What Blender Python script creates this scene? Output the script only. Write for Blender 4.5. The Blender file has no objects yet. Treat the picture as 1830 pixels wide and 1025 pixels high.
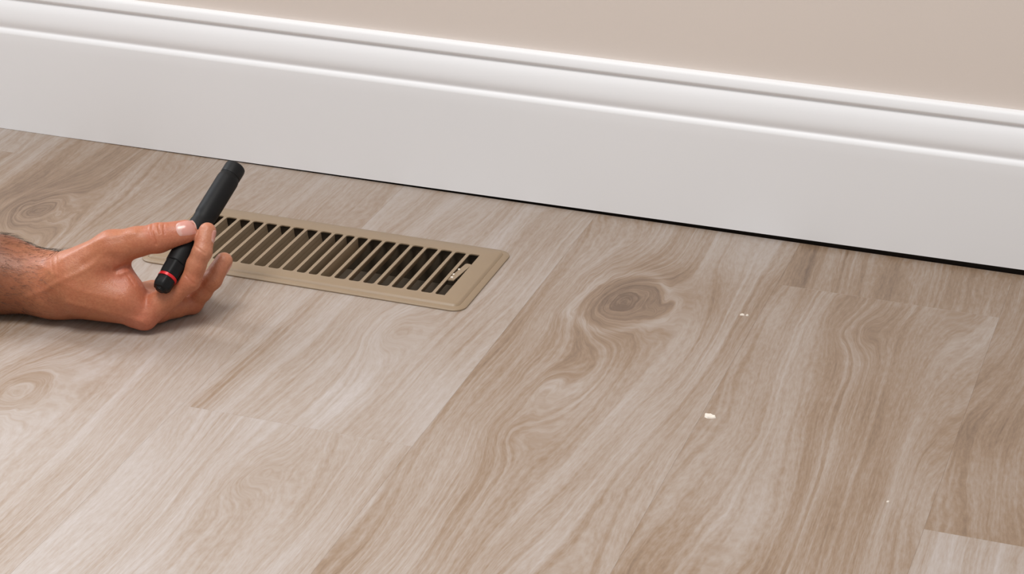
import bpy, bmesh, math, random
import numpy as np
from mathutils import Vector, Matrix
from mathutils.bvhtree import BVHTree

scene = bpy.context.scene
col = scene.collection
random.seed(4)
MM = 0.001

# ------------------------------------------------------------------ camera
cam_data = bpy.data.cameras.new('camera')
cam_data.sensor_fit = 'HORIZONTAL'
cam_data.sensor_width = 36.0
cam_data.lens = 36.0 * 4148.5 / 1830.0
cam_data.clip_start = 0.05
cam = bpy.data.objects.new('camera', cam_data)
cam.location = (0.5928, -2.1059, 0.9420)
cam.rotation_euler = (math.radians(64.95), math.radians(-0.63), math.radians(19.02))
col.objects.link(cam)
scene.camera = cam

# ------------------------------------------------------------------ light
scene.view_settings.view_transform = 'Standard'
scene.view_settings.look = 'None'
scene.view_settings.gamma = 1.0
scene.view_settings.use_curve_mapping = False
scene.view_settings.exposure = 0.0

world = bpy.data.worlds.new('room_ambient')
scene.world = world
world.use_nodes = True
bg = world.node_tree.nodes['Background']
bg.inputs['Color'].default_value = (1.0, 0.985, 0.965, 1)
bg.inputs['Strength'].default_value = 0.56

def area(name, loc, target, sx, sy, power, color):
    d = bpy.data.lights.new(name, 'AREA')
    d.shape = 'RECTANGLE'; d.size = sx; d.size_y = sy
    d.energy = power; d.color = color
    o = bpy.data.objects.new(name, d)
    o.location = loc
    o.rotation_euler = (Vector(target) - Vector(loc)).to_track_quat('-Z', 'Y').to_euler()
    col.objects.link(o)
    return o
# daylight through the window in the back wall, left of the photograph
area('window_daylight', (-1.6, 0.10, 1.25), (-1.6, -2.0, 1.25), 1.1, 1.4, 84, (0.84, 0.92, 1.0))
# ceiling lamp of the room
area('ceiling_lamp', (-0.35, -1.2, 2.45), (-0.35, -1.2, 0.0), 0.9, 0.9, 46, (1.0, 0.97, 0.94))

# ------------------------------------------------------------------ helpers
def obj(name, verts, faces, mat, parent=None, smooth=False):
    me = bpy.data.meshes.new(name)
    me.from_pydata([tuple(v) for v in verts], [], [tuple(f) for f in faces])
    me.update()
    if smooth:
        me.polygons.foreach_set('use_smooth', [True] * len(me.polygons))
    o = bpy.data.objects.new(name, me)
    if mat: me.materials.append(mat)
    col.objects.link(o)
    if parent: o.parent = parent
    return o
def tag(o, label=None, cat=None, group=None, kind=None):
    if label: o['label'] = label
    if cat: o['category'] = cat
    if group: o['group'] = group
    if kind: o['kind'] = kind
    return o
def fix_normals(o):
    bm = bmesh.new(); bm.from_mesh(o.data)
    bmesh.ops.recalc_face_normals(bm, faces=bm.faces)
    bm.to_mesh(o.data); bm.free()
    return o
def boxes(lst):
    V, F = [], []
    for (x0, x1, y0, y1, z0, z1) in lst:
        b = len(V)
        V += [(x0,y0,z0),(x1,y0,z0),(x1,y1,z0),(x0,y1,z0),(x0,y0,z1),(x1,y0,z1),(x1,y1,z1),(x0,y1,z1)]
        F += [(b,b+3,b+2,b+1),(b+4,b+5,b+6,b+7),(b,b+1,b+5,b+4),(b+1,b+2,b+6,b+5),(b+2,b+3,b+7,b+6),(b+3,b,b+4,b+7)]
    return V, F

class NT:
    """small helper to write node maths"""
    def __init__(s, name):
        s.m = bpy.data.materials.new(name); s.m.use_nodes = True
        s.t = s.m.node_tree; s.n = s.t.nodes; s.bsdf = s.n['Principled BSDF']
    def link(s, a, b): s.t.links.new(a, b)
    def put(s, sock, v):
        if hasattr(v, 'is_output'): s.link(v, sock)
        else: sock.default_value = v
    def math(s, op, a, b=0.0, c=None, clamp=False):
        n = s.n.new('ShaderNodeMath'); n.operation = op; n.use_clamp = clamp
        s.put(n.inputs[0], a); s.put(n.inputs[1], b)
        if c is not None: s.put(n.inputs[2], c)
        return n.outputs[0]
    def add(s, a, b): return s.math('ADD', a, b)
    def sub(s, a, b): return s.math('SUBTRACT', a, b)
    def mul(s, a, b): return s.math('MULTIPLY', a, b)
    def vec(s, x, y, z=0.0):
        n = s.n.new('ShaderNodeCombineXYZ')
        s.put(n.inputs[0], x); s.put(n.inputs[1], y); s.put(n.inputs[2], z)
        return n.outputs[0]
    def noise(s, v=None, scale=1.0, detail=2.0, rough=0.5, dist=0.0, w=None):
        n = s.n.new('ShaderNodeTexNoise')
        if w is not None:
            n.noise_dimensions = '1D'; s.put(n.inputs['W'], w)
        elif v is not None: s.link(v, n.inputs['Vector'])
        n.inputs['Scale'].default_value = scale; n.inputs['Detail'].default_value = detail
        n.inputs['Roughness'].default_value = rough; n.inputs['Distortion'].default_value = dist
        return n.outputs['Fac']
    def ramp(s, f, stops, interp='LINEAR'):
        n = s.n.new('ShaderNodeValToRGB'); r = n.color_ramp; r.interpolation = interp
        while len(r.elements) < len(stops): r.elements.new(0.5)
        for e, (p, c) in zip(r.elements, stops):
            e.position = p; e.color = (c[0], c[1], c[2], 1) if hasattr(c, '__len__') else (c, c, c, 1)
        s.put(n.inputs[0], f)
        return n.outputs[0]
    def mix(s, f, a, b, mode='MIX'):
        n = s.n.new('ShaderNodeMix'); n.data_type = 'RGBA'; n.blend_type = mode
        s.put(n.inputs[0], f)
        for sock, v in ((n.inputs[6], a), (n.inputs[7], b)):
            if hasattr(v, 'is_output'): s.link(v, sock)
            else: sock.default_value = (v[0], v[1], v[2], 1)
        return n.outputs[2]
    def attr(s, name, kind='OBJECT'):
        n = s.n.new('ShaderNodeAttribute'); n.attribute_type = kind; n.attribute_name = name
        return n
    def pos(s):
        g = s.n.new('ShaderNodeNewGeometry'); p = s.n.new('ShaderNodeSeparateXYZ')
        s.link(g.outputs['Position'], p.inputs[0])
        return g.outputs['Position'], p.outputs[0], p.outputs[1], p.outputs[2]
    def objco(s):
        g = s.n.new('ShaderNodeTexCoord'); return g.outputs['Object']
    def bump(s, h, strength=0.3, dist=0.001):
        n = s.n.new('ShaderNodeBump'); n.inputs['Strength'].default_value = strength
        n.inputs['Distance'].default_value = dist
        s.link(h, n.inputs['Height']); s.link(n.outputs[0], s.bsdf.inputs['Normal'])
    def base(s, c):
        if hasattr(c, 'is_output'): s.link(c, s.bsdf.inputs['Base Color'])
        else: s.bsdf.inputs['Base Color'].default_value = (c[0], c[1], c[2], 1)
    def set(s, **k):
        for a, v in k.items(): s.put(s.bsdf.inputs[a.replace('_', ' ')], v)

def srgb(r, g, b):
    f = lambda c: ((c/255+0.055)/1.055)**2.4 if c > 10 else c/255/12.92
    return (f(r), f(g), f(b))

# ------------------------------------------------------------------ materials
def wood_material():
    t = NT('vinyl_plank_oak')
    P, x, y, z = t.pos()
    seed = t.attr('seed').outputs['Fac']; tone = t.attr('tone').outputs['Fac']
    low = t.noise(t.vec(t.mul(x, 9.0), t.mul(y, 1.9), seed), 1.0, 1.0, 0.4)
    wob = t.noise(t.vec(t.mul(x, 45.0), t.mul(y, 12.0), seed), 1.0, 2.0, 0.5)
    F = t.add(t.mul(x, 1.0), t.mul(t.sub(low, 0.5), 0.11))
    F = t.add(F, t.mul(t.sub(wob, 0.5), 0.007))
    patch0 = t.noise(t.vec(t.mul(x, 90.0), t.mul(y, 55.0), seed), 1.0, 3.0, 0.6)
    halo = 0.0; core = 0.0
    for k in 'abc':
        a = t.attr('knot_' + k); sp = t.n.new('ShaderNodeSeparateXYZ')
        t.link(a.outputs['Vector'], sp.inputs[0])
        dx = t.sub(x, sp.outputs[0]); dy = t.sub(y, sp.outputs[1]); amp = sp.outputs[2]
        dx = t.add(dx, t.mul(t.sub(wob, 0.5), 0.030))
        dy = t.add(dy, t.mul(t.sub(low, 0.5), 0.080))
        def gauss(rx, ry):
            sc = t.math('MULTIPLY_ADD', amp, 0.75, 0.5)
            q = t.add(t.math('POWER', t.math('DIVIDE', t.math('ABSOLUTE', dx), t.mul(sc, rx)), 2.0),
                      t.math('POWER', t.math('DIVIDE', t.math('ABSOLUTE', dy), t.mul(sc, ry)), 2.0))
            return t.math('EXPONENT', t.mul(q, -1.0))
        F = t.add(F, t.mul(t.mul(amp, gauss(0.032, 0.062)), 0.075))
        big = t.math('MULTIPLY', amp, amp)
        F = t.add(F, t.mul(t.mul(t.math('POWER', amp, 6.0), gauss(0.017, 0.026)), 0.060))
        gr = gauss(0.031, 0.047)                            # pale rim around a large knot
        rim = t.math('EXPONENT', t.mul(t.math('POWER', t.math('DIVIDE', t.math('ABSOLUTE', t.sub(gr, 0.30)), 0.10), 2.0), -1.0))
        core = t.sub(core, t.mul(t.math('POWER', amp, 6.0), t.mul(rim, 1.5)))
        halo = t.add(halo, t.mul(big, gauss(0.045, 0.085)))
        core = t.add(core, t.mul(t.mul(big, gauss(0.018, 0.022)), t.math('MULTIPLY_ADD', patch0, 5.0, -2.0)))
    rings = t.noise(w=t.add(t.mul(F, 210.0), t.mul(seed, 3.0)), scale=1.0, detail=3.0, rough=0.6)
    broad = t.noise(w=t.add(t.mul(F, 38.0), t.mul(seed, 9.0)), scale=1.0, detail=1.0, rough=0.5)
    streak = t.noise(t.vec(t.mul(F, 130.0), t.mul(y, 5.0), seed), 1.0, 3.0, 0.6)
    fibre = t.noise(t.vec(t.mul(F, 560.0), t.mul(y, 80.0), seed), 1.0, 2.0, 0.65)
    blotch = t.noise(t.vec(t.mul(F, 11.0), t.mul(y, 4.0), t.add(seed, 5.0)), 1.0, 2.0, 0.5)
    patch = t.noise(t.vec(t.mul(x, 16.0), t.mul(y, 7.0), t.add(seed, 8.0)), 1.0, 2.0, 0.5)
    v = t.add(t.mul(t.mul(t.sub(rings, 0.5), 0.50), t.math('MULTIPLY_ADD', patch, 1.6, -0.1)), t.mul(t.sub(broad, 0.5), 0.30))
    v = t.add(v, t.mul(t.sub(streak, 0.5), 0.34))
    v = t.add(v, t.mul(t.sub(fibre, 0.5), 0.40))
    v = t.add(v, t.mul(t.sub(blotch, 0.5), 0.55))
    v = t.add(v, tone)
    v = t.sub(v, t.mul(halo, 0.29))
    v = t.sub(v, t.mul(core, 0.13))
    c = t.ramp(t.add(v, 0.5), [(0.0, srgb(106, 86, 70)), (0.28, srgb(141, 119, 99)), (0.52, srgb(161, 147, 136)),
                               (0.75, srgb(174, 165, 160)), (1.0, srgb(190, 185, 183))])  # greyed pale end stands in for floor sheen
    t.base(c)
    t.set(Roughness=t.math('MULTIPLY_ADD', fibre, 0.10, 0.34), Specular_IOR_Level=0.5)
    h = t.add(t.mul(fibre, 0.6), t.mul(streak, 0.5))
    t.bump(h, 0.35, 0.0006)
    return t.m

def paint(name, c, rough, bump_s=0.08, scale=900):
    t = NT(name); P, x, y, z = t.pos()
    n = t.noise(P, scale, 2, 0.5); n2 = t.noise(P, 6, 2, 0.5)
    t.base(t.mix(n2, [k*0.985 for k in c], [min(1, k*1.015) for k in c]))
    t.set(Roughness=rough); t.bump(n, bump_s, 0.0004)
    return t.m

def metal_paint(name, c, rough=0.42):
    t = NT(name); o = t.objco()
    n = t.noise(o, 60, 3, 0.6); n2 = t.noise(o, 1400, 2, 0.5)
    t.base(t.mix(n, [k*0.93 for k in c], [k*1.06 for k in c]))
    t.set(Roughness=t.math('MULTIPLY_ADD', n, 0.15, rough - 0.07)); t.bump(n2, 0.12, 0.0003)
    return t.m

def plain(name, c, rough, metallic=0.0, noise_scale=400, amt=0.08, bump_s=0.1, spec=0.5):
    t = NT(name); o = t.objco(); n = t.noise(o, noise_scale, 2, 0.5)
    t.base(t.mix(n, [k*(1-amt) for k in c], [k*(1+amt) for k in c]))
    t.set(Roughness=rough, Metallic=metallic, Specular_IOR_Level=spec); t.bump(n, bump_s, 0.0003)
    return t.m

M_wood = wood_material()
M_wall = paint('beige_wall_paint', srgb(224, 213, 205), 0.75, 0.15, 500)
M_trim = paint('white_trim_paint', srgb(240, 241, 244), 0.52, 0.03, 300)
M_sub = plain('subfloor_board', srgb(58, 48, 40), 0.9)
M_tan = metal_paint('tan_enamel', srgb(148, 128, 104), 0.42)
M_duct = plain('dull_duct_metal', srgb(74, 62, 47), 0.75)
M_black = plain('black_anodised', srgb(20, 20, 21), 0.52, 0.0, 900, 0.1, 0.10, 0.20)
M_black2 = plain('black_rubber', srgb(15, 15, 16), 0.5, 0.0, 900, 0.1, 0.1, 0.25)
M_red = plain('red_anodised', srgb(200, 30, 38), 0.3, 0.2)
M_lens = plain('flashlight_lens', srgb(150, 155, 160), 0.08)
M_glint = plain('glint_on_worn_steel', srgb(246, 238, 226), 0.3, 0.2, 700, 0.1, 0.3)
M_chip = plain('white_paint_flake', srgb(232, 224, 214), 0.6)
M_hair = plain('dark_brown_hair', srgb(48, 32, 24), 0.6)

def skin_material():
    t = NT('skin'); P, x, y, z = t.pos()
    a = t.attr('skin_tone', 'GEOMETRY'); tone = a.outputs['Color']
    n = t.noise(P, 75, 3, 0.6); n2 = t.noise(P, 420, 3, 0.6)
    c = t.mix(t.mul(t.sub(n, 0.35), 0.55), tone, t.mix(1.0, tone, srgb(235, 150, 130), 'MULTIPLY'))
    c = t.mix(t.ramp(n2, [(0.40, 0.30), (0.62, 0.0)]), c, t.mix(1.0, c, srgb(215, 190, 180), 'MULTIPLY'))
    t.base(c)
    t.set(Roughness=0.46, Subsurface_Weight=0.12, Subsurface_Scale=0.004)
    t.bsdf.inputs['Subsurface Radius'].default_value = (1.0, 0.35, 0.2)
    v = t.n.new('ShaderNodeTexVoronoi'); v.inputs['Scale'].default_value = 850
    t.link(P, v.inputs['Vector'])
    t.bump(t.add(t.mul(v.outputs['Distance'], 0.8), n2), 0.30, 0.0005)
    return t.m
M_skin = skin_material()
def nail_material():
    t = NT('fingernail'); a = t.attr('nail_tone', 'GEOMETRY')
    t.base(a.outputs['Color']); t.set(Roughness=0.25, Subsurface_Weight=0.1, Subsurface_Scale=0.002)
    return t.m
M_nail = nail_material()

# ------------------------------------------------------------------ floor
PLATE = (-417*MM, -79*MM, -268*MM, -122*MM)            # floor register outline
HOLE = (-404*MM, -92*MM, -253*MM, -139*MM)             # opening cut in the floor
FX0, FX1, FY0, FY1 = -1.52, 1.25, -2.35, 0.002
V, F = boxes([(FX0, HOLE[0], FY0, FY1, -.022, -.0052), (HOLE[1], FX1, FY0, FY1, -.022, -.0052),
              (HOLE[0], HOLE[1], FY0, HOLE[2], -.022, -.0052), (HOLE[0], HOLE[1], HOLE[3], FY1, -.022, -.0052),
              (FX0, FX1, FY1, .0140, -.022, -.0052), (FX0, FX1, .0140, .0148, -.022, .0110)])  # last box: dark strip added to paint the shade in the baseboard gap
floor = tag(obj('floor', V, F, M_sub), kind='structure')
floor['label'] = 'greige oak-look plank floor running up to the white baseboard'

def plank_poly(poly):
    n = len(poly); g, b = 0.00002, 0.00010
    def inset(d):
        out = []
        for i in range(n):
            p0, p1, p2 = Vector(poly[i-1]), Vector(poly[i]), Vector(poly[(i+1) % n])
            e1 = (p1-p0).normalized(); e2 = (p2-p1).normalized()
            out.append(p1 + d*(Vector((-e1.y, e1.x)) + Vector((-e2.y, e2.x))))
        return out
    V, F = [], []
    for d, zz in ((g, -.0050), (g, -b), (g+b, 0.0)):
        V += [(p.x, p.y, zz) for p in inset(d)]
    F.append(list(range(n))[::-1]); F.append(list(range(2*n, 3*n)))
    for r in range(2):
        for i in range(n):
            j = (i+1) % n
            F.append((r*n+i, r*n+j, (r+1)*n+j, (r+1)*n+i))
    return V, F

W0 = -0.456; PW = 0.2130
joints = {  # column index (from x = W0) : y of end joints
    -5: (-0.30, -1.52), -4: (-0.95, -2.17), -3: (-0.62, -1.84), -2: (-0.06, -1.28), -1: (-0.80, -2.02), 0: (-1.05, -2.27), 1: (-0.523, -1.743),
    2: (-0.93, -2.15), 3: (-0.102, -1.322), 4: (-0.509, -1.729), 5: (-0.25, -1.47), 6: (-0.8, -2.02), 7: (-0.45, -1.67)}
lit_tones = {(-1, 0): -0.13, (0, 0): 0.02, (1, 0): 0.03, (1, 1): 0.08, (2, 0): -0.06, (0, 1): 0.1, (3, 0): -0.18, (3, 1): -0.12, (4, 0): -0.19, (4, 1): 0.1, (5, 0): -0.1, (-2, 1): -0.04, (-3, 0): 0.02}  # board tones, with light painted in: paler front left, browner right
knots = {(2, 0): [(0.0566, -0.2031, 1.0), (0.0335, -0.4663, 0.28), (0.0337, -0.3842, 0.3)], (-1, 0): [(-0.5751, -0.1919, 0.85)], (0, 0): [(-0.3977, -0.5432, 0.75)], (1, 0): [(-0.1296, -0.3106, 0.3)], (3, 1): [(0.28, -0.174, 0.35)], (1, 1): [(-0.1345, -0.6143, 0.3)]}
for c, ys in joints.items():
    x0 = W0 + c*PW; x1 = x0 + PW
    cuts = [FY1] + [y for y in ys if y > FY0 + .02] + [FY0]
    for k in range(len(cuts)-1):
        y1, y0 = cuts[k], cuts[k+1]
        poly = [(x0, y0), (x1, y0), (x1, y1), (x0, y1)]
        if c == 0 and k == 0:
            poly = [(x0, y0), (x1, y0), (x1, HOLE[2]), (HOLE[0], HOLE[2]), (HOLE[0], HOLE[3]), (x1, HOLE[3]), (x1, y1), (x0, y1)]
        if c == 1 and k == 0:
            poly = [(x0, y0), (x1, y0), (x1, y1), (x0, y1), (x0, HOLE[3]), (HOLE[1], HOLE[3]), (HOLE[1], HOLE[2]), (x0, HOLE[2])]
        V, F = plank_poly(poly)
        o = obj('plank', V, F, M_wood, floor)
        o['seed'] = float((c*37 + k*11) % 23) * 1.37 + 0.31
        o['tone'] = float(lit_tones.get((c, k), 0.0))
        ks = knots.get((c, k), [])
        for q, nm in enumerate('abc'):
            o['knot_' + nm] = [float(v) for v in (ks[q] if q < len(ks) else (50.0, 50.0, 0.0))]

# ------------------------------------------------------------------ wall and trim
WY = 0.0150                                             # wall plane
WX0, WX1, WZ1 = -3.0, 2.2, 2.6
wx0, wx1, wz0, wz1 = -2.15, -1.05, 0.55, 1.95           # window opening, left of the frame
V, F = boxes([(WX0, wx0, WY, WY+.12, -.02, WZ1), (wx1, WX1, WY, WY+.12, -.02, WZ1),
              (wx0, wx1, WY, WY+.12, -.02, wz0), (wx0, wx1, WY, WY+.12, wz1, WZ1)])
wall = tag(obj('wall_back', V, F, M_wall), 'warm beige painted wall above the baseboard', kind='structure')
V, F = boxes([(wx0-.06, wx0, WY-.018, WY-.0002, wz0-.06, wz1+.06), (wx1, wx1+.06, WY-.018, WY-.0002, wz0-.06, wz1+.06),
              (wx0, wx1, WY-.018, WY-.0002, wz1, wz1+.06), (wx0-.09, wx1+.09, WY-.04, WY-.0002, wz0-.03, wz0)])
tag(obj('window_1', V, F, M_trim), 'white window casing on the beige wall', kind='structure')

# baseboard: profile (depth into the wall, height) swept along x; its lower edge rises a little to the right
prof = [(0, 0), (0, 20), (0, 60), (0, 100), (0, 112.0), (.12, 112.9), (.5, 114.0), (1.1, 115.2), (1.9, 116.3), (2.7, 117.1), (3.3, 117.9),
        (3.35, 118.9), (3.0, 120.4), (2.5, 122.2), (2.1, 124.5), (2.0, 127.5), (2.3, 131), (2.9, 134.5), (3.7, 138), (4.7, 141.4), (5.9, 144.2), (7.2, 146.6), (8.3, 148.3),
        (8.9, 149.4), (9.0, 150.2), (8.5, 151.0), (7.4, 151.7), (6.5, 152.4), (6.1, 153.2), (6.1, 154.5), (6.9, 157.6), (7.8, 160.4), (8.8, 162.4), (10.2, 163.3), (12.5, 163.8), (14.9, 164.0),
        (14.9, 0)]
xs = np.linspace(-2.95, 2.15, 52)
V, F = [], []
for x in xs:
    gap = 0.25 + max(0.0, min(8.0, (x*1000 + 640) * 0.0060))
    for k, (d, h) in enumerate(prof):
        hh = h
        if k == 0: hh = gap
        if k == len(prof)-1: hh = gap
        V.append((x, d*MM, hh*MM))
n = len(prof)
for i in range(len(xs)-1):
    for k in range(n):
        j = (k+1) % n
        F.append((i*n+k, (i+1)*n+k, (i+1)*n+j, i*n+j))
F.append(tuple(range(n))); F.append(tuple(range((len(xs)-1)*n, len(xs)*n))[::-1])
bb = tag(obj('baseboard_back', V, F, M_trim), 'tall white moulded baseboard along the beige wall', kind='structure')
fix_normals(bb)
bb.data.polygons.foreach_set('use_smooth', [len(p.vertices) == 4 for p in bb.data.polygons])
try: bb.data.set_sharp_from_angle(angle=math.radians(40))
except Exception: pass

# ------------------------------------------------------------------ floor register
RC = Vector(((PLATE[0]+PLATE[1])/2, (PLATE[2]+PLATE[3])/2, 0.0))
reg = bpy.data.objects.new('floor_register', None); col.objects.link(reg)
reg.location = RC; reg.empty_display_size = 0.05
tag(reg, 'tan metal floor vent register with slotted grille set in the plank floor', 'floor vent')
HW, HD = (PLATE[1]-PLATE[0])/2, (PLATE[3]-PLATE[2])/2
SL0, SL1, SD0, SD1 = -390*MM-RC.x, -105*MM-RC.x, -245.5*MM-RC.y, -147*MM-RC.y     # slotted area
def rring(d, z, r, seg=8):
    r = max(r - d, 0.0005); out = []
    for cx, cy, a0 in ((HW-d-r, HD-d-r, 0), (-(HW-d-r), HD-d-r, 90), (-(HW-d-r), -(HD-d-r), 180), (HW-d-r, -(HD-d-r), 270)):
        for i in range(seg+1):
            a = math.radians(a0 + 90*i/seg)
            out.append((cx + r*math.cos(a), cy + r*math.sin(a), z))
    return out
rings = [rring(.0012, .0003, .013), rring(0, .0004, .013), rring(0.0001, .0012, .013), rring(.0010, .0019, .013), rring(.0054, .0028, .013), rring(.0064, .0022, .013), rring(.0080, .0040, .013), rring(.0094, .0045, .013)]
V, F = [], []
m = len(rings[0])
for r in rings: V += r
for k in range(len(rings)-1):
    for i in range(m):
        j = (i+1) % m
        F.append((k*m+i, k*m+j, (k+1)*m+j, (k+1)*m+i))
TOPZ = .0045
last = (len(rings)-1)*m; seg = 9
b = len(V)
inner = [(SL1, SD1), (SL0, SD1), (SL0, SD0), (SL1, SD0)]
V += [(x, y, TOPZ) for x, y in inner] + [(x, y, TOPZ-.0012) for x, y in inner]
for c in range(4):
    arc = [last + c*seg + i for i in range(seg)]
    for i in range(seg-1): F.append((arc[i], arc[i+1], b+c))
    nx = last + ((c+1) % 4)*seg
    F.append((arc[-1], nx, b+(c+1) % 4, b+c))
    F.append((b+c, b+(c+1) % 4, b+4+(c+1) % 4, b+4+c))
plate = fix_normals(obj('faceplate', V, F, M_tan, reg))
plate.data.polygons.foreach_set('use_smooth', [True]*len(plate.data.polygons))
try: plate.data.set_sharp_from_angle(angle=math.radians(35))
except Exception: pass
# slats: flared bar with a folded fin below
def slat(cx, lean):
    w = .00165; r = .0028; V, F = [], []
    pts = []
    for i in range(5):                                     # flared ends give the slots rounded corners
        a = math.radians(90*i/4)
        pts.append((w + r - r*math.sin(a), SD1 - (r - r*math.cos(a))))
    right = pts + [(x, SD0 + SD1 - y) for x, y in pts[::-1]]
    loop = right + [(-x, y) for x, y in right[::-1]]
    k = len(loop)
    for zz in (TOPZ-.0001, TOPZ-.0012): V += [(x, y, zz) for x, y in loop]
    F.append(tuple(range(k))); F.append(tuple(range(k, 2*k))[::-1])
    for i in range(k):
        j = (i+1) % k; F.append((i, j, k+j, k+i))
    b = len(V); t = .0005; d = .0105
    y0, y1 = SD0 + .0022, SD1 - .0022
    s = w - t if lean > 0 else -(w - t)
    for (xc, zz) in ((s, TOPZ-.0011), (s + lean*.35*d, TOPZ-.0011-d*.5), (s + lean*d, TOPZ - .0011 - d)):
        V += [(xc-t, y0, zz), (xc+t, y0, zz), (xc+t, y1, zz), (xc-t, y1, zz)]
    for q in range(2):
        for i in range(4):
            j = (i+1) % 4; F.append((b+4*q+i, b+4*q+j, b+4*q+4+j, b+4*q+4+i))
    F.append((b+8, b+9, b+10, b+11))
    o = obj('slat', V, F, M_tan, reg); o.location = (cx - RC.x, 0, 0)
    return fix_normals(o)
bars = [-379.0, -364.2, -349.4, -334.5, -319.7, -304.9, -290.0, -275.1, -260.1, -247.5, -235.0, -220.7, -205.8, -190.8, -176.3, -161.4, -146.4, -131.5, -116.9]
for k, bx in enumerate(bars):
    slat(bx*MM, 0.18 if k < 8 else (0.05 if k < 11 else -0.30))
# sleeve below the plate
sx0, sx1, sy0, sy1 = SL0-.006, SL1+.006, SD0-.004, SD1+.004; th = .0008
V, F = boxes([(sx0, sx1, sy0, sy0+th, -.06, TOPZ-.0014), (sx0, sx1, sy1-th, sy1, -.06, TOPZ-.0014),
              (sx0, sx0+th, sy0+th, sy1-th, -.06, TOPZ-.0014), (sx1-th, sx1, sy0+th, sy1-th, -.06, TOPZ-.0014)])
obj('sleeve', V, F, M_duct, reg)
for k in range(2):                                         # two damper blades, half open
    a = math.radians(28 if k else -28); cy = (sy0+sy1)/2 + (0.024 if k else -0.024)
    V, F = boxes([(sx0+.003, sx1-.003, -.021, .021, -.0005, .0005)])
    o = obj('damper_blade', V, F, M_duct, reg); o.location = (0, cy, -.040); o.rotation_euler = (a, 0, 0)
# damper lever showing through the last slot
lv = [(-.0020, -.024), (.0044, -.022), (.0044, .016), (.0032, .018), (-.0010, .018), (-.0020, .016)]
V = [(x, y, zz) for zz in (.0022, .0034) for x, y in lv]
k = len(lv)
F = [tuple(range(k))[::-1], tuple(range(k, 2*k))] + [(i, (i+1) % k, k+(i+1) % k, k+i) for i in range(k)]
b = len(V)
bv, bf = boxes([(-.0012, .0037, -.003, .003, -.036, .0022)])
V += bv; F += [tuple(i+b for i in f) for f in bf]
lever = fix_normals(obj('damper_lever', V, F, M_tan, reg))
lever.location = (-111.6*MM - RC.x, -186*MM - RC.y, 0.0); lever.rotation_euler = (0, 0, math.radians(-6))
rng = np.random.RandomState(3)
for (lx, ly, r) in ((-.0016, .0015, .0014), (-.0012, -.011, .0013), (.0006, -.0185, .0016)):  # near-white flecks paint the glints on the worn lever
    V, F = [], []
    bm = bmesh.new(); bmesh.ops.create_icosphere(bm, subdivisions=1, radius=r)
    for v in bm.verts: v.co *= 0.75 + 0.5*rng.rand()
    me = bpy.data.meshes.new('glint_spot'); bm.to_mesh(me); bm.free(); me.materials.append(M_glint)
    o = bpy.data.objects.new('glint_spot', me); col.objects.link(o); o.parent = lever
    o.location = (lx, ly, .0036); o['label'] = 'glint on worn metal, painted near white'
# metal duct boot under the opening
dx0, dx1, dy0, dy1 = HOLE[0]+.001, HOLE[1]-.001, HOLE[2]+.001, HOLE[3]-.001
V, F = boxes([(dx0, dx1, dy0, dy0+th, -.20, -.0005), (dx0, dx1, dy1-th, dy1, -.20, -.0005), (dx0, dx0+th, dy0+th, dy1-th, -.20, -.0005),
              (dx1-th, dx1, dy0+th, dy1-th, -.20, -.0005), (dx0, dx1, dy0, dy1, -.202, -.2001)])
tag(obj('duct_boot', V, F, M_duct), 'dark metal duct boot beneath the floor vent slots', 'duct')

# ------------------------------------------------------------------ flashlight
J = {k: np.array(v, float) for k, v in {'arm0': (-485.4, -406.6, 34.5), 'wrist': (-430.3, -403.2, 30.5), 'arm1': (-775.4, -420.6, 44.5), 'i_mcp': (-339.0, -403.9, 14.6), 'i_pip': (-301.2, -383.8, 48.1), 'i_dip': (-292.3, -374.0, 73.8), 'i_tip': (-292.4, -360.7, 88.9), 'm_mcp': (-335.0, -383.9, 14.6), 'm_pip': (-314.4, -356.3, 11.0), 'm_dip': (-293.6, -353.9, 37.4), 'm_tip': (-286.1, -342.7, 52.6), 'r_mcp': (-340.0, -365.9, 13.6), 'r_pip': (-316.7, -344.6, 10.6), 'r_dip': (-317.7, -331.7, 23.3), 'r_tip': (-323.8, -336.8, 36.1), 'p_mcp': (-349.0, -350.9, 12.6), 'p_pip': (-334.8, -335.1, 9.3), 'p_dip': (-329.9, -323.0, 16.4), 'p_tip': (-332.9, -327.4, 28.3), 't_cmc': (-406.0, -412.7, 52.1), 't_mcp': (-371.7, -396.8, 74.9), 't_mid': (-351.3, -388.3, 80.7), 't_ip': (-332.2, -380.9, 84.7), 't_tip': (-310.4, -369.8, 89.9), 't_nail': (-309.2, -368.6, 91.5), 'then0': (-403.8, -410.1, 46.3), 'then1': (-379.0, -395.9, 58.2), 'fdi0': (-393.7, -414.3, 35.7), 'fdi1': (-355.7, -408.8, 32.7), 'web0': (-365.9, -396.3, 55.5), 'web1': (-352.7, -400.5, 40.3), 'web2': (-371.3, -390.6, 44.8), 'web3': (-352.0, -395.4, 21.7), 'pad0': (-373.0, -395.9, 26.6), 'pad1': (-357.0, -367.9, 16.6), 'tail': (-318.6, -408.8, 47.2), 'head': (-297.9, -285.0, 123.2)}.items()}       # joint positions in millimetres
tail, head = Vector(J['tail'])*MM, Vector(J['head'])*MM
ax = (head - tail); LEN = ax.length; ax.normalize()
fl = bpy.data.objects.new('flashlight', None); col.objects.link(fl)
fl.location = tail; fl.rotation_mode = 'QUATERNION'; fl.rotation_quaternion = ax.to_track_quat('Z', 'Y')
fl.empty_display_size = 0.03
tag(fl, 'slim black flashlight with a red band held between thumb and fingers', 'flashlight')
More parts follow.
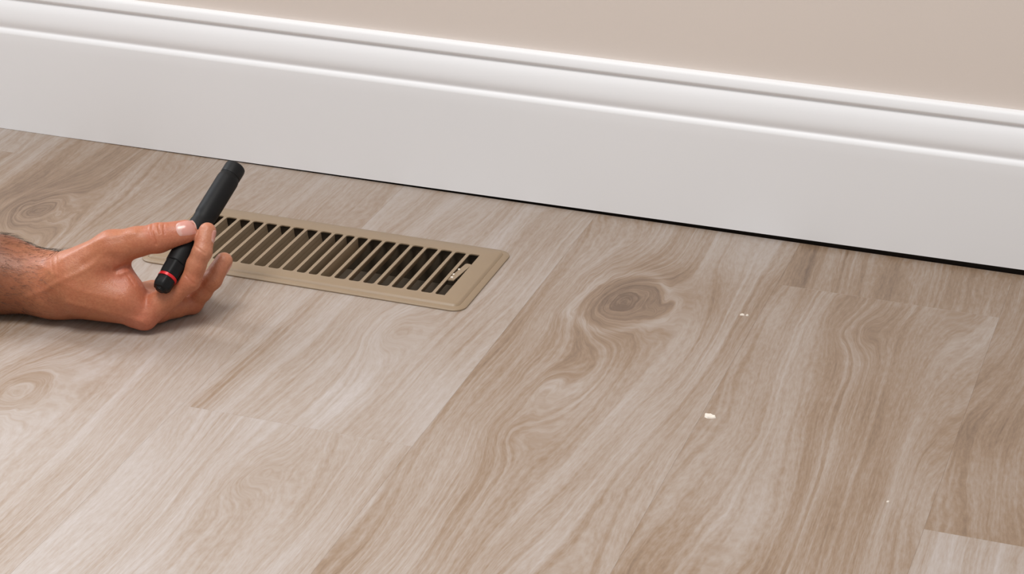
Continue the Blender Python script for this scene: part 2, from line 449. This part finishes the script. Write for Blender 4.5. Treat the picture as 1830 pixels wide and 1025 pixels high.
def lathe(name, prof, mat, seg=48, sides=None, parent=fl, smooth=True):
    V, F = [], []
    for (r, z) in prof:
        for i in range(seg):
            a = 2*math.pi*i/seg
            rr = r
            if sides:                                      # blend towards a polygon outline
                s = math.pi/sides; q = (a % (2*s)) - s
                rr = r*min(1.0, 0.985*math.cos(s*0.72)/math.cos(q))
            V.append((rr*math.cos(a)*MM, rr*math.sin(a)*MM, z*MM))
    for k in range(len(prof)-1):
        for i in range(seg):
            j = (i+1) % seg
            F.append((k*seg+i, k*seg+j, (k+1)*seg+j, (k+1)*seg+i))
    F.append(tuple(range(seg))[::-1]); F.append(tuple(range((len(prof)-1)*seg, len(prof)*seg)))
    o = fix_normals(obj(name, V, F, mat, parent, smooth))
    try: o.data.set_sharp_from_angle(angle=math.radians(28))
    except Exception: pass
    return o
LM = LEN/MM
lathe('tail_cap', [(4.2, -.6), (4.8, -.2), (5.0, 0.6), (7.2, 1.0), (8.6, 3.2), (9.0, 5.0), (9.0, 11.5), (8.6, 12.2)], M_black2, 48, 6)
lathe('tail_switch', [(3.2, -1.4), (3.9, -1.1), (4.1, -.3), (4.1, .2)], M_black2, 24)
lathe('red_band', [(8.7, 12.1), (8.95, 12.3), (8.95, 14.9), (8.7, 15.1)], M_red, 48)
lathe('grip_collar', [(8.4, 15.0), (9.2, 15.4), (9.6, 18), (9.9, 27), (10.0, 29), (9.5, 29.6)], M_black, 48, 6)
lathe('barrel', [(9.6, 29.5), (10.1, 30.2), (10.4, 36), (10.4, LM-70), (9.9, LM-68), (9.9, LM-62), (10.5, LM-60), (10.6, LM-56), (10.6, LM-18), (10.2, LM-15), (9.6, LM-13.5), (9.6, LM-12.6)], M_black, 64)
lathe('bezel', [(9.4, LM-12.8), (10.0, LM-12.2), (10.0, LM-3.0), (9.6, LM-1.0), (8.6, LM), (7.4, LM+.05), (7.2, LM-1.5)], M_black2, 64)
lathe('lens', [(7.2, LM-2.0), (7.2, LM-1.2), (6.6, LM-1.1)], M_lens, 48)
# pocket clip on the far side of the barrel
V, F = boxes([(-.0022, .0022, .0100, .0122, (LM-17)*MM, (LM-14)*MM), (-.0022, .0022, .0112, .0122, (LM-62)*MM, (LM-17)*MM), (-.0022, .0022, .0104, .0122, (LM-65)*MM, (LM-62)*MM)])
clip = obj('pocket_clip', V, F, M_black, fl); clip.rotation_euler = (0, 0, math.radians(-120))

# ------------------------------------------------------------------ hand and forearm (one continuous skin)
RELIEF = [([(-335.6, -387.7, 101.7), (-333.6, -390.2, 95.3), (-329.6, -392.4, 88.0), (-328.0, -393.7, 84.3)], -1.0, 0.9), ([(-329.8, -385.9, 101.3), (-328.2, -387.4, 97.2), (-326.2, -388.5, 93.5)], -0.9, 0.8), ([(-324.9, -384.7, 100.4), (-323.7, -386.3, 96.3), (-322.3, -387.4, 93.1)], -0.75, 0.8), ([(-338.7, -389.7, 99.8), (-336.7, -392.1, 93.4)], -0.35, 0.7), ([(-359.9, -415.3, 62.4), (-352.9, -411.1, 66.1), (-344.4, -406.2, 70.3)], -2.0, 2.0), ([(-356.0, -415.6, 59.2), (-349.0, -411.4, 62.9), (-342.9, -407.4, 66.7)], 0.9, 2.0), ([(-350.2, -410.9, 64.8), (-343.5, -411.7, 58.4), (-337.5, -413.3, 51.1)], -0.7, 1.0), ([(-345.8, -408.4, 66.7), (-339.9, -409.6, 60.3)], -0.5, 0.9), ([(-351.4, -413.5, 60.2), (-343.2, -415.3, 51.1)], -0.4, 0.9), ([(-435.4, -452.0, 39.9), (-421.8, -445.1, 44.6), (-406.3, -435.9, 52.6), (-390.6, -427.1, 59.7), (-382.0, -421.4, 65.3), (-371.3, -412.3, 76.5)], 0.7, 2.6), ([(-406.3, -435.9, 52.6), (-383.4, -432.1, 44.6), (-356.2, -425.4, 39.4)], 0.4, 2.6), ([(-430.3, -436.7, 67.5), (-412.2, -434.5, 59.4), (-400.5, -432.5, 55.4)], 0.3, 2.4), ([(-406.0, -426.5, 71.5), (-389.4, -415.8, 81.8), (-371.5, -406.0, 89.3), (-348.2, -396.1, 93.3)], 0.9, 3.0), ([(-387.2, -421.8, 68.0), (-371.6, -413.0, 75.1), (-361.5, -411.1, 72.0)], -1.4, 5.0), ([(-326.9, -421.4, 27.4), (-323.5, -424.8, 18.2)], 0.9, 6.0), ([(-396.3, -440.8, 35.7), (-366.4, -434.1, 28.7), (-331.6, -426.2, 20.9)], 0.8, 3.0), ([(-294.2, -382.9, 82.9), (-289.5, -382.7, 80.2), (-285.2, -382.6, 77.5)], -0.5, 0.9), ([(-299.4, -396.5, 58.9), (-295.0, -396.8, 55.3), (-290.7, -396.9, 52.1)], -0.35, 0.9), ([(-414.2, -427.7, 74.6), (-407.7, -433.4, 58.6), (-404.0, -443.5, 35.6)], -0.45, 1.4), ([(-420.1, -429.1, 75.9), (-413.8, -434.4, 60.8)], -0.3, 1.2)]
def seg_sdf(P, a, b, r0, r1, n=None, s=1.0):
    ba = b - a; L2 = float(ba @ ba) + 1e-9
    q = P - a
    h = np.clip((q @ ba) / L2, 0, 1)
    q = q - h[..., None]*ba
    if n is not None:                                       # flatten the section along n
        c = q @ n
        q = q + np.multiply.outer(c*(1.0/s - 1.0), n)
    return np.sqrt((q*q).sum(-1)) - (r0 + (r1 - r0)*h)
def smin(a, b, k):
    h = np.clip(k - np.abs(a - b), 0, None)/k
    return np.minimum(a, b) - h*h*k*0.25

class Field:
    def __init__(s, lo, hi, h):
        s.lo = np.array(lo, float); s.h = h
        s.n = np.ceil((np.array(hi) - s.lo)/h).astype(int) + 1
        s.ax = [s.lo[i] + h*np.arange(s.n[i]) for i in range(3)]
    def new(s): return np.full(s.n, 30.0, np.float32)
    def box(s, lo, hi):
        i0 = np.clip(np.floor((lo - s.lo)/s.h).astype(int), 0, s.n - 1)
        i1 = np.clip(np.ceil((hi - s.lo)/s.h).astype(int) + 1, 1, s.n)
        return tuple(slice(a, b) for a, b in zip(i0, i1))
    def pts(s, sl):
        g = np.meshgrid(*[s.ax[i][sl[i]].astype(np.float32) for i in range(3)], indexing='ij')
        return np.stack(g, -1)
    def cap(s, D, a, b, r0, r1, k, n=None, sq=1.0):
        pad = max(r0, r1) + 14
        sl = s.box(np.minimum(a, b) - pad, np.maximum(a, b) + pad)
        if any(x.stop <= x.start for x in sl): return
        d = seg_sdf(s.pts(sl), a.astype(np.float32), b.astype(np.float32), r0, r1, None if n is None else n.astype(np.float32), sq)
        D[sl] = smin(D[sl], d, k)

def surface_nets(D, lo, h):
    S = D < 0
    nx, ny, nz = D.shape
    c = [D[i:nx-1+i, j:ny-1+j, k:nz-1+k] for i in (0, 1) for j in (0, 1) for k in (0, 1)]
    inside = sum((x < 0).astype(np.int8) for x in c)
    act = (inside > 0) & (inside < 8)
    idx = -np.ones(act.shape, np.int64); I = np.argwhere(act); idx[act] = np.arange(len(I))
    vals = np.stack([x[act] for x in c], 1)
    offs = np.array([(i, j, k) for i in (0, 1) for j in (0, 1) for k in (0, 1)], float)
    acc = np.zeros((len(I), 3)); cnt = np.zeros(len(I))
    for p in range(8):
        for q in range(p+1, 8):
            if abs(offs[p] - offs[q]).sum() == 1:
                a, b = vals[:, p], vals[:, q]; mk = (a < 0) != (b < 0)
                t = np.where(mk, a/np.where(mk, a - b, 1), 0)
                pt = offs[p] + t[:, None]*(offs[q] - offs[p])
                acc += pt*mk[:, None]; cnt += mk
    verts = lo + h*(I + acc/cnt[:, None])
    quads = []
    for d in range(3):
        u, v = [(1, 2), (2, 0), (0, 1)][d]
        A = [slice(None)]*3; B = [slice(None)]*3
        A[d] = slice(0, -1); B[d] = slice(1, None)
        cr = S[tuple(A)] != S[tuple(B)]
        E = np.argwhere(cr)
        ok = (E[:, u] > 0) & (E[:, v] > 0) & (E[:, u] < D.shape[u]-1) & (E[:, v] < D.shape[v]-1)
        E = E[ok]
        flip = S[tuple(E.T)]
        du = np.zeros(3, int); du[u] = 1; dv = np.zeros(3, int); dv[v] = 1
        a = idx[tuple((E - du - dv).T)]; b = idx[tuple((E - dv).T)]; c_ = idx[tuple(E.T)]; d_ = idx[tuple((E - du).T)]
        q = np.stack([a, b, c_, d_], 1)
        q[~flip] = q[~flip][:, ::-1]
        quads.append(q)
    return verts, np.concatenate(quads)

def unit(v): return v/np.linalg.norm(v)
VIEW = np.array([0.29, -0.86, 0.42])                        # roughly the radial direction of the hand
XA = np.array([1.0, 0, 0])
fd = Field((-700, -460, -6), (-262, -290, 122), 0.7)
D = fd.new()
Wr = J['wrist']; A0 = J['arm0']; A1 = J['arm1']
Y = np.array([0, 1.0, 0]); Z = np.array([0, 0, 1.0])
# forearm and wrist
fd.cap(D, A1, A0, 40, 34.5, 6, Y, 1.06)
fd.cap(D, A0, Wr, 34.5, 29.0, 10)
# palm: metacarpals
mcp = {k: J[k + '_mcp'] for k in 'imrp'}
fd.cap(D, Wr + (2, 0, 0), mcp['i'] + (-6, 2, 5), 27, 15.0, 14)
fd.cap(D, Wr + (12, 10, -6), mcp['m'], 21, 13.5, 12)
fd.cap(D, Wr + (10, 18, -11), mcp['r'] + (0, 0, -2), 16, 12, 10)
fd.cap(D, Wr + (6, 24, -14), mcp['p'] + (0, 0, -3), 14, 11, 10)
for a, b in (('i', 'm'), ('m', 'r'), ('r', 'p')):
    fd.cap(D, mcp[a] + (-8, 0, 0), mcp[b] + (-8, 0, 0), 11.5, 11.5, 6)
fd.cap(D, J['pad0'], J['pad1'], 13, 11, 8)                # flesh of the palm
# thumb: metacarpal, thenar mass and web
T = np.zeros(0)
fd.cap(D, J['t_cmc'], J['t_mcp'], 18.5, 15.2, 14)
fd.cap(D, J['then0'], J['then1'], 22, 17, 14)
fd.cap(D, J['fdi0'], J['fdi1'], 20, 15.5, 12)
fd.cap(D, J['web0'], J['web1'], 9.5, 10.5, 9)
fd.cap(D, J['web2'], J['web3'], 11, 11, 9)
tn = unit(VIEW + 0.25*Z)
D2 = fd.new()
fd.cap(D2, J['t_mcp'], J['t_mid'], 15.0, 13.0, 6)
fd.cap(D2, J['t_mid'], J['t_ip'], 13.0, 13.2, 6)
td = unit(J['t_tip'] - J['t_ip']); tn = unit(tn - td*(tn @ td))
fd.cap(D2, J['t_ip'], J['t_tip'], 12.9, 10.4, 5, tn, 0.86)
fd.cap(D2, J['t_ip'] + 0.45*(J['t_tip'] - J['t_ip']) - tn*2.0, J['t_tip'] - tn*1.6 - td*1.0, 10.6, 9.2, 4)
D = smin(D, D2, 9)
# fingers
def finger(k, rr, kb, kp=6, joints=True):
    global D
    E = fd.new()
    a, b, c, d = [J[k + s] for s in ('_mcp', '_pip', '_dip', '_tip')]
    m1 = a + 0.55*(b - a); m2 = b + 0.5*(c - b)
    bend = unit(np.cross(np.cross(b - a, c - b), c - a)); bend = -bend if bend @ ((a + c)/2 - b) < 0 else bend   # towards the palm side
    fd.cap(E, a, m1, rr[0], rr[1]*1.02, kp)
    fd.cap(E, m1, b, rr[1]*1.02, rr[1], kp)
    fd.cap(E, m1 + bend*1.5, a + 0.35*(b - a) + bend*2, rr[1]*0.9, rr[0]*.8, kp)
    fd.cap(E, b, m2, rr[1], rr[2]*1.04, 5)
    fd.cap(E, m2 + bend*1.0, c, rr[2]*1.02, rr[2], 5)
    fd.cap(E, c, d, rr[2], rr[3], 5)
    fd.cap(E, c + 0.5*(d - c) + bend*1.2, d + bend*0.6, rr[3]*1.02, rr[3]*.92, 4)
    D = smin(D, E, kb)
finger('p', (11, 8.2, 7.4, 6.2), 3.0)
finger('r', (12, 9.0, 8.1, 6.8), 3.0)
finger('m', (12.5, 9.6, 8.6, 7.3), 2.6)
finger('i', (13.0, 9.3, 8.4, 7.3), 2.6)
verts, quads = surface_nets(D, fd.lo, fd.h)
# keep it off the boards and the flashlight barrel: press the skin flat where it touches
low = verts[:, 2] < 0.25
verts[low, 2] = 0.25
# a light smoothing pass
nb_s = np.zeros_like(verts); nb_c = np.zeros(len(verts))
for it in range(2):
    nb_s[:] = 0; nb_c[:] = 0
    for i in range(4):
        a, b = quads[:, i], quads[:, (i+1) % 4]
        np.add.at(nb_s, a, verts[b]); np.add.at(nb_c, a, 1)
    verts = verts*0.5 + 0.5*nb_s/np.maximum(nb_c, 1)[:, None]
# flesh gives way where it presses against the flashlight
fa, fb = J['tail'], J['head']; fdir = unit(fb - fa); fL = np.linalg.norm(fb - fa)
ft = (verts - fa) @ fdir
fr = np.interp(ft, [-3, -1, 1, 5, 14, 16, 29, 32, 60, fL-62, fL-13, fL], [0, 4.6, 7.6, 9.3, 9.3, 10.0, 10.3, 10.7, 10.7, 10.9, 10.9, 10.2])
frv = verts - fa - ft[:, None]*fdir; fdist = np.linalg.norm(frv, axis=1)
press = (ft > -1.5) & (ft < fL + 1) & (fdist < fr)
verts[press] += frv[press]/np.maximum(fdist[press], 1e-6)[:, None]*(fr - fdist)[press][:, None]
# relief: wrinkles, veins, tendons
def vnormals(v, q):
    n = np.cross(v[q[:, 2]] - v[q[:, 0]], v[q[:, 3]] - v[q[:, 1]])
    N = np.zeros_like(v)
    for i in range(4): np.add.at(N, q[:, i], n)
    return N/np.maximum(np.linalg.norm(N, axis=1), 1e-9)[:, None]
N = vnormals(verts, quads)
def polydist(v, pts):
    d = np.full(len(v), 1e9)
    for a, b in zip(pts[:-1], pts[1:]):
        ba = b - a; h = np.clip(((v - a) @ ba)/(ba @ ba), 0, 1)
        d = np.minimum(d, np.linalg.norm(v - a - h[:, None]*ba, axis=1))
    return d
def ridge(pts, height, width, facing=VIEW):
    """raise (or cut) the skin along the line of sight of pts onto the surface"""
    global verts
    f = unit(facing)
    vp = verts - np.outer(verts @ f, f)
    pp = [p - f*(p @ f) for p in pts]
    d = polydist(vp, pp)
    w = np.exp(-(d/width)**2)*np.clip((N @ f)*1.6, 0, 1)
    dep = np.clip(1 - np.abs((verts @ f) - np.mean([p @ f for p in pts]) - 6)/40.0, 0, 1)
    verts = verts + N*(height*w*np.minimum(1, dep*2))[:, None]
for r in RELIEF: ridge([np.array(p, float) for p in r[0]], r[1], r[2])

# pigment: pinker knuckles and finger tips, browner forearm; shade painted into lower hand and arm
def near(p, s): return np.exp(-(np.linalg.norm(verts - p, axis=1)/s)**2)
base = np.array(srgb(180, 115, 81)); pink = np.array(srgb(190, 108, 88)); tan = np.array(srgb(128, 80, 52)); pale = np.array(srgb(198, 142, 116))
C = np.tile(base, (len(verts), 1))
def blend(w, c):
    global C
    w = np.clip(w, 0, 1)[:, None]; C = C*(1-w) + w*c
blend(np.clip((-350 - verts[:, 0])/90, 0, 1)*np.clip((60 - verts[:, 2])/45, 0, 1)*0.45, tan)  # darker towards the floor: painted shade on the underside
blend(np.clip((-428 - verts[:, 0])/55, 0, 1)*0.92, np.array(srgb(112, 66, 38)))
for k, s, a in (('i_mcp', 20, .7), ('t_ip', 16, .5), ('i_pip', 14, .4), ('m_pip', 14, .4), ('t_tip', 14, .5), ('web0', 18, .6), ('web1', 16, .6)):
    blend(near(J[k], s)*a, pink)
for k in ('i_tip', 'm_tip', 'i_dip'): blend(near(J[k], 14)*0.6, pale)
me = bpy.data.meshes.new('person')
me.vertices.add(len(verts)); me.vertices.foreach_set('co', (verts*MM).astype(np.float32).ravel())
me.loops.add(len(quads)*4); me.loops.foreach_set('vertex_index', quads.astype(np.int32).ravel())
me.polygons.add(len(quads)); me.polygons.foreach_set('loop_start', np.arange(0, len(quads)*4, 4, dtype=np.int32))
me.polygons.foreach_set('loop_total', np.full(len(quads), 4, np.int32))
me.update(calc_edges=True); me.validate()
me.polygons.foreach_set('use_smooth', [True]*len(me.polygons))
ca = me.color_attributes.new('skin_tone', 'FLOAT_COLOR', 'POINT')
ca.data.foreach_set('color', np.c_[C, np.ones(len(C))].astype(np.float32).ravel())
me.materials.append(M_skin)
person = bpy.data.objects.new('person', me); col.objects.link(person)
tag(person, 'bare right hand and forearm resting palm up on the floor, gripping the flashlight', 'person')

bvh = BVHTree.FromPolygons([Vector(v*MM) for v in verts], [tuple(int(i) for i in q) for q in quads])
def nail(center, direction, normal, length, width, name='fingernail', lunula=True):
    """curved nail plate laid on the skin; the hand's own surface carries its shape"""
    c = Vector(center)*MM; d = Vector(unit(direction)); n = Vector(unit(normal - unit(direction)*(normal @ unit(direction)))); w = n.cross(d)
    nu, nv = 15, 13; V = []; F = []; cols = []
    L, Wd = length*MM, width*MM
    for i in range(nu):
        for j in range(nv):
            u = i/(nu-1); v = j/(nv-1)*2 - 1
            # outline: rounded base, straight sides, rounded free edge
            su = -0.5 + u
            k = abs(v)
            uu = su*(1 - 0.20*k**2.4) - (0.03 if u > .5 else -0.03)*k**3
            wv = v*0.5*(1 - 0.16*(1 - u)**2 - 0.10*max(0, u - .7)/.3)
            p = c + d*(uu*L) + w*(wv*Wd)
            hit = bvh.ray_cast(p + n*0.03, -n)
            q = hit[0] if hit[0] is not None else p
            rim = max(abs(v), abs(2*u - 1))
            lift = 0.00045*(1 - max(0, (rim - 0.75)/0.25)**2) - 0.00010
            V.append(q + n*lift)
            base_c = np.array(srgb(200, 142, 130))
            if lunula and u < 0.30 - 0.16*v*v: base_c = np.array(srgb(204, 160, 150))
            if u > 0.93: base_c = np.array(srgb(210, 172, 160))
            cols.append((*base_c, 1.0))
    for i in range(nu-1):
        for j in range(nv-1):
            a = i*nv + j; F.append((a, a+1, a+nv+1, a+nv))
    o = obj(name, V, F, M_nail, person, True)
    at = o.data.color_attributes.new('nail_tone', 'FLOAT_COLOR', 'POINT')
    at.data.foreach_set('color', np.array(cols, np.float32).ravel())
    bm = bmesh.new(); bm.from_mesh(o.data); bmesh.ops.recalc_face_normals(bm, faces=bm.faces)
    if sum((f.normal for f in bm.faces), Vector()).dot(n) < 0: bmesh.ops.reverse_faces(bm, faces=bm.faces)
    bm.to_mesh(o.data); bm.free()
    return o
nail(J['t_nail'], J['t_tip'] - J['t_ip'], tn, 18.0, 16.0, 'thumbnail')
def finger_nail(k, l, w, roll=0.0, dorsal=None):
    a, b, c, d = [J[k + s] for s in ('_mcp', '_pip', '_dip', '_tip')]
    dd = unit(d - c); bend = np.cross(np.cross(b - a, c - b), c - a)
    nn = np.cross(np.cross(dd, unit((a + c)/2 - b)), dd); nn = -unit(nn)
    if dorsal is not None: nn = unit(dorsal - dd*(dorsal @ dd))
    ang = math.radians(roll); nn = nn*math.cos(ang) + np.cross(dd, nn)*math.sin(ang)
    nail(c + 0.80*(d - c), dd, nn, l, w)
finger_nail('i', 12.5, 10.5, 0)
finger_nail('m', 12.5, 10.5, 0, np.array([1.0, 0.45, -0.45]))
finger_nail('r', 12, 10, 0, np.array([1.0, 0.4, 0.2]))
finger_nail('p', 10, 8.5, 0, np.array([1.0, 0.5, 0.2]))

# forearm hair: fine strands lying along the arm
rs = np.random.RandomState(11)
V, F = [], []
cnt = 0
while cnt < 2600:
    u = rs.rand(); x = -690 + 275*u**0.8
    ang = rs.uniform(0, 2*math.pi)
    o_ = Vector((x*MM, -0.405 + 0.09*math.cos(ang), 0.034 + 0.09*math.sin(ang)))
    c_ = Vector((x*MM, -0.405, 0.036))
    hit = bvh.ray_cast(o_, (c_ - o_).normalized())
    if hit[0] is None: continue
    p, nrm = hit[0], hit[1]
    if p.z < 0.006: continue
    if x > -440 and rs.rand() < (x + 440)/25: continue
    cnt += 1
    tdir = Vector((1.0, rs.uniform(-.25, .55), rs.uniform(-.55, .25))); tdir = (tdir - nrm*tdir.dot(nrm)).normalized()
    L = rs.uniform(6, 14)*MM; rad = rs.uniform(.07, .12)*MM; side = nrm.cross(tdir).normalized()
    prev = None; b0 = len(V); curl = rs.uniform(-.35, .35)
    for s in range(5):
        f = s/4
        q = p + tdir*(L*f) + side*(curl*L*f*f) + nrm*(0.0002 + L*0.16*math.sin(f*2.4))
        hh = bvh.find_nearest(q)
        if hh[0] is not None and (q - hh[0]).dot(hh[1]) < 0.0002: q = hh[0] + hh[1]*0.0003
        r = rad*(1 - 0.8*f)
        V += [q + side*r, q - side*r*0.5 + nrm*r, q - side*r*0.5 - nrm*r]
    for s in range(4):
        for i in range(3):
            j = (i+1) % 3; F.append((b0+3*s+i, b0+3*s+j, b0+3*s+3+j, b0+3*s+3+i))
hair = obj('arm_hair', V, F, M_hair, person)
hair['kind'] = 'stuff'; hair['label'] = 'fine dark hair on the forearm'


# ------------------------------------------------------------------ crumbs on the floor
def flake(name, pts, h, loc, rz, label, cat, group=None):
    k = len(pts); V = []
    for i, (x, y) in enumerate(pts): V.append((x, y, 0.0))
    for i, (x, y) in enumerate(pts): V.append((x*.82, y*.82, h*(0.8 + 0.4*((i*7) % 3)/2)))
    F = [tuple(range(k))[::-1], tuple(range(k, 2*k))] + [(i, (i+1) % k, k+(i+1) % k, k+i) for i in range(k)]
    o = obj(name, V, F, M_chip); o.location = loc; o.rotation_euler = (0, 0, rz)
    return tag(o, label, cat, group)
flake('paint_chip', [(-.0050, .0038), (-.0046, -.0030), (-.0022, -.0046), (.0020, -.0040), (.0052, -.0026), (.0048, .0002), (.0024, .0016), (.0002, .0034), (-.0022, .0024)],
      .0011, (.1905, -.385, .00002), math.radians(8), 'white paint chip lying alone on the bare planks, largest of the specks', 'paint chip')
flake('crumb', [(-.0022, .0006), (-.0018, -.0014), (.0004, -.0016), (.0024, -.0010), (.0020, .0010), (0, .0016)], .0009,
      (.1680, -.1805, .00002), 0.2, 'longer white crumb, left of a pair between the knot and the baseboard', 'crumb', 'white crumbs near the baseboard')
flake('crumb', [(-.0013, .0008), (-.0012, -.0012), (.0004, -.0016), (.0014, -.0004), (.0010, .0013)], .0010,
      (.1728, -.1800, .00002), 0.9, 'rounder white crumb, right of a pair between the knot and the baseboard', 'crumb', 'white crumbs near the baseboard')
flake('crumb', [(-.0012, .0006), (-.0010, -.0010), (.0006, -.0012), (.0014, .0002), (.0004, .0012)], .0008,
      (.3615, -.477, .00002), 0.4, 'tiny pinkish white crumb near the lower right plank joint', 'crumb')
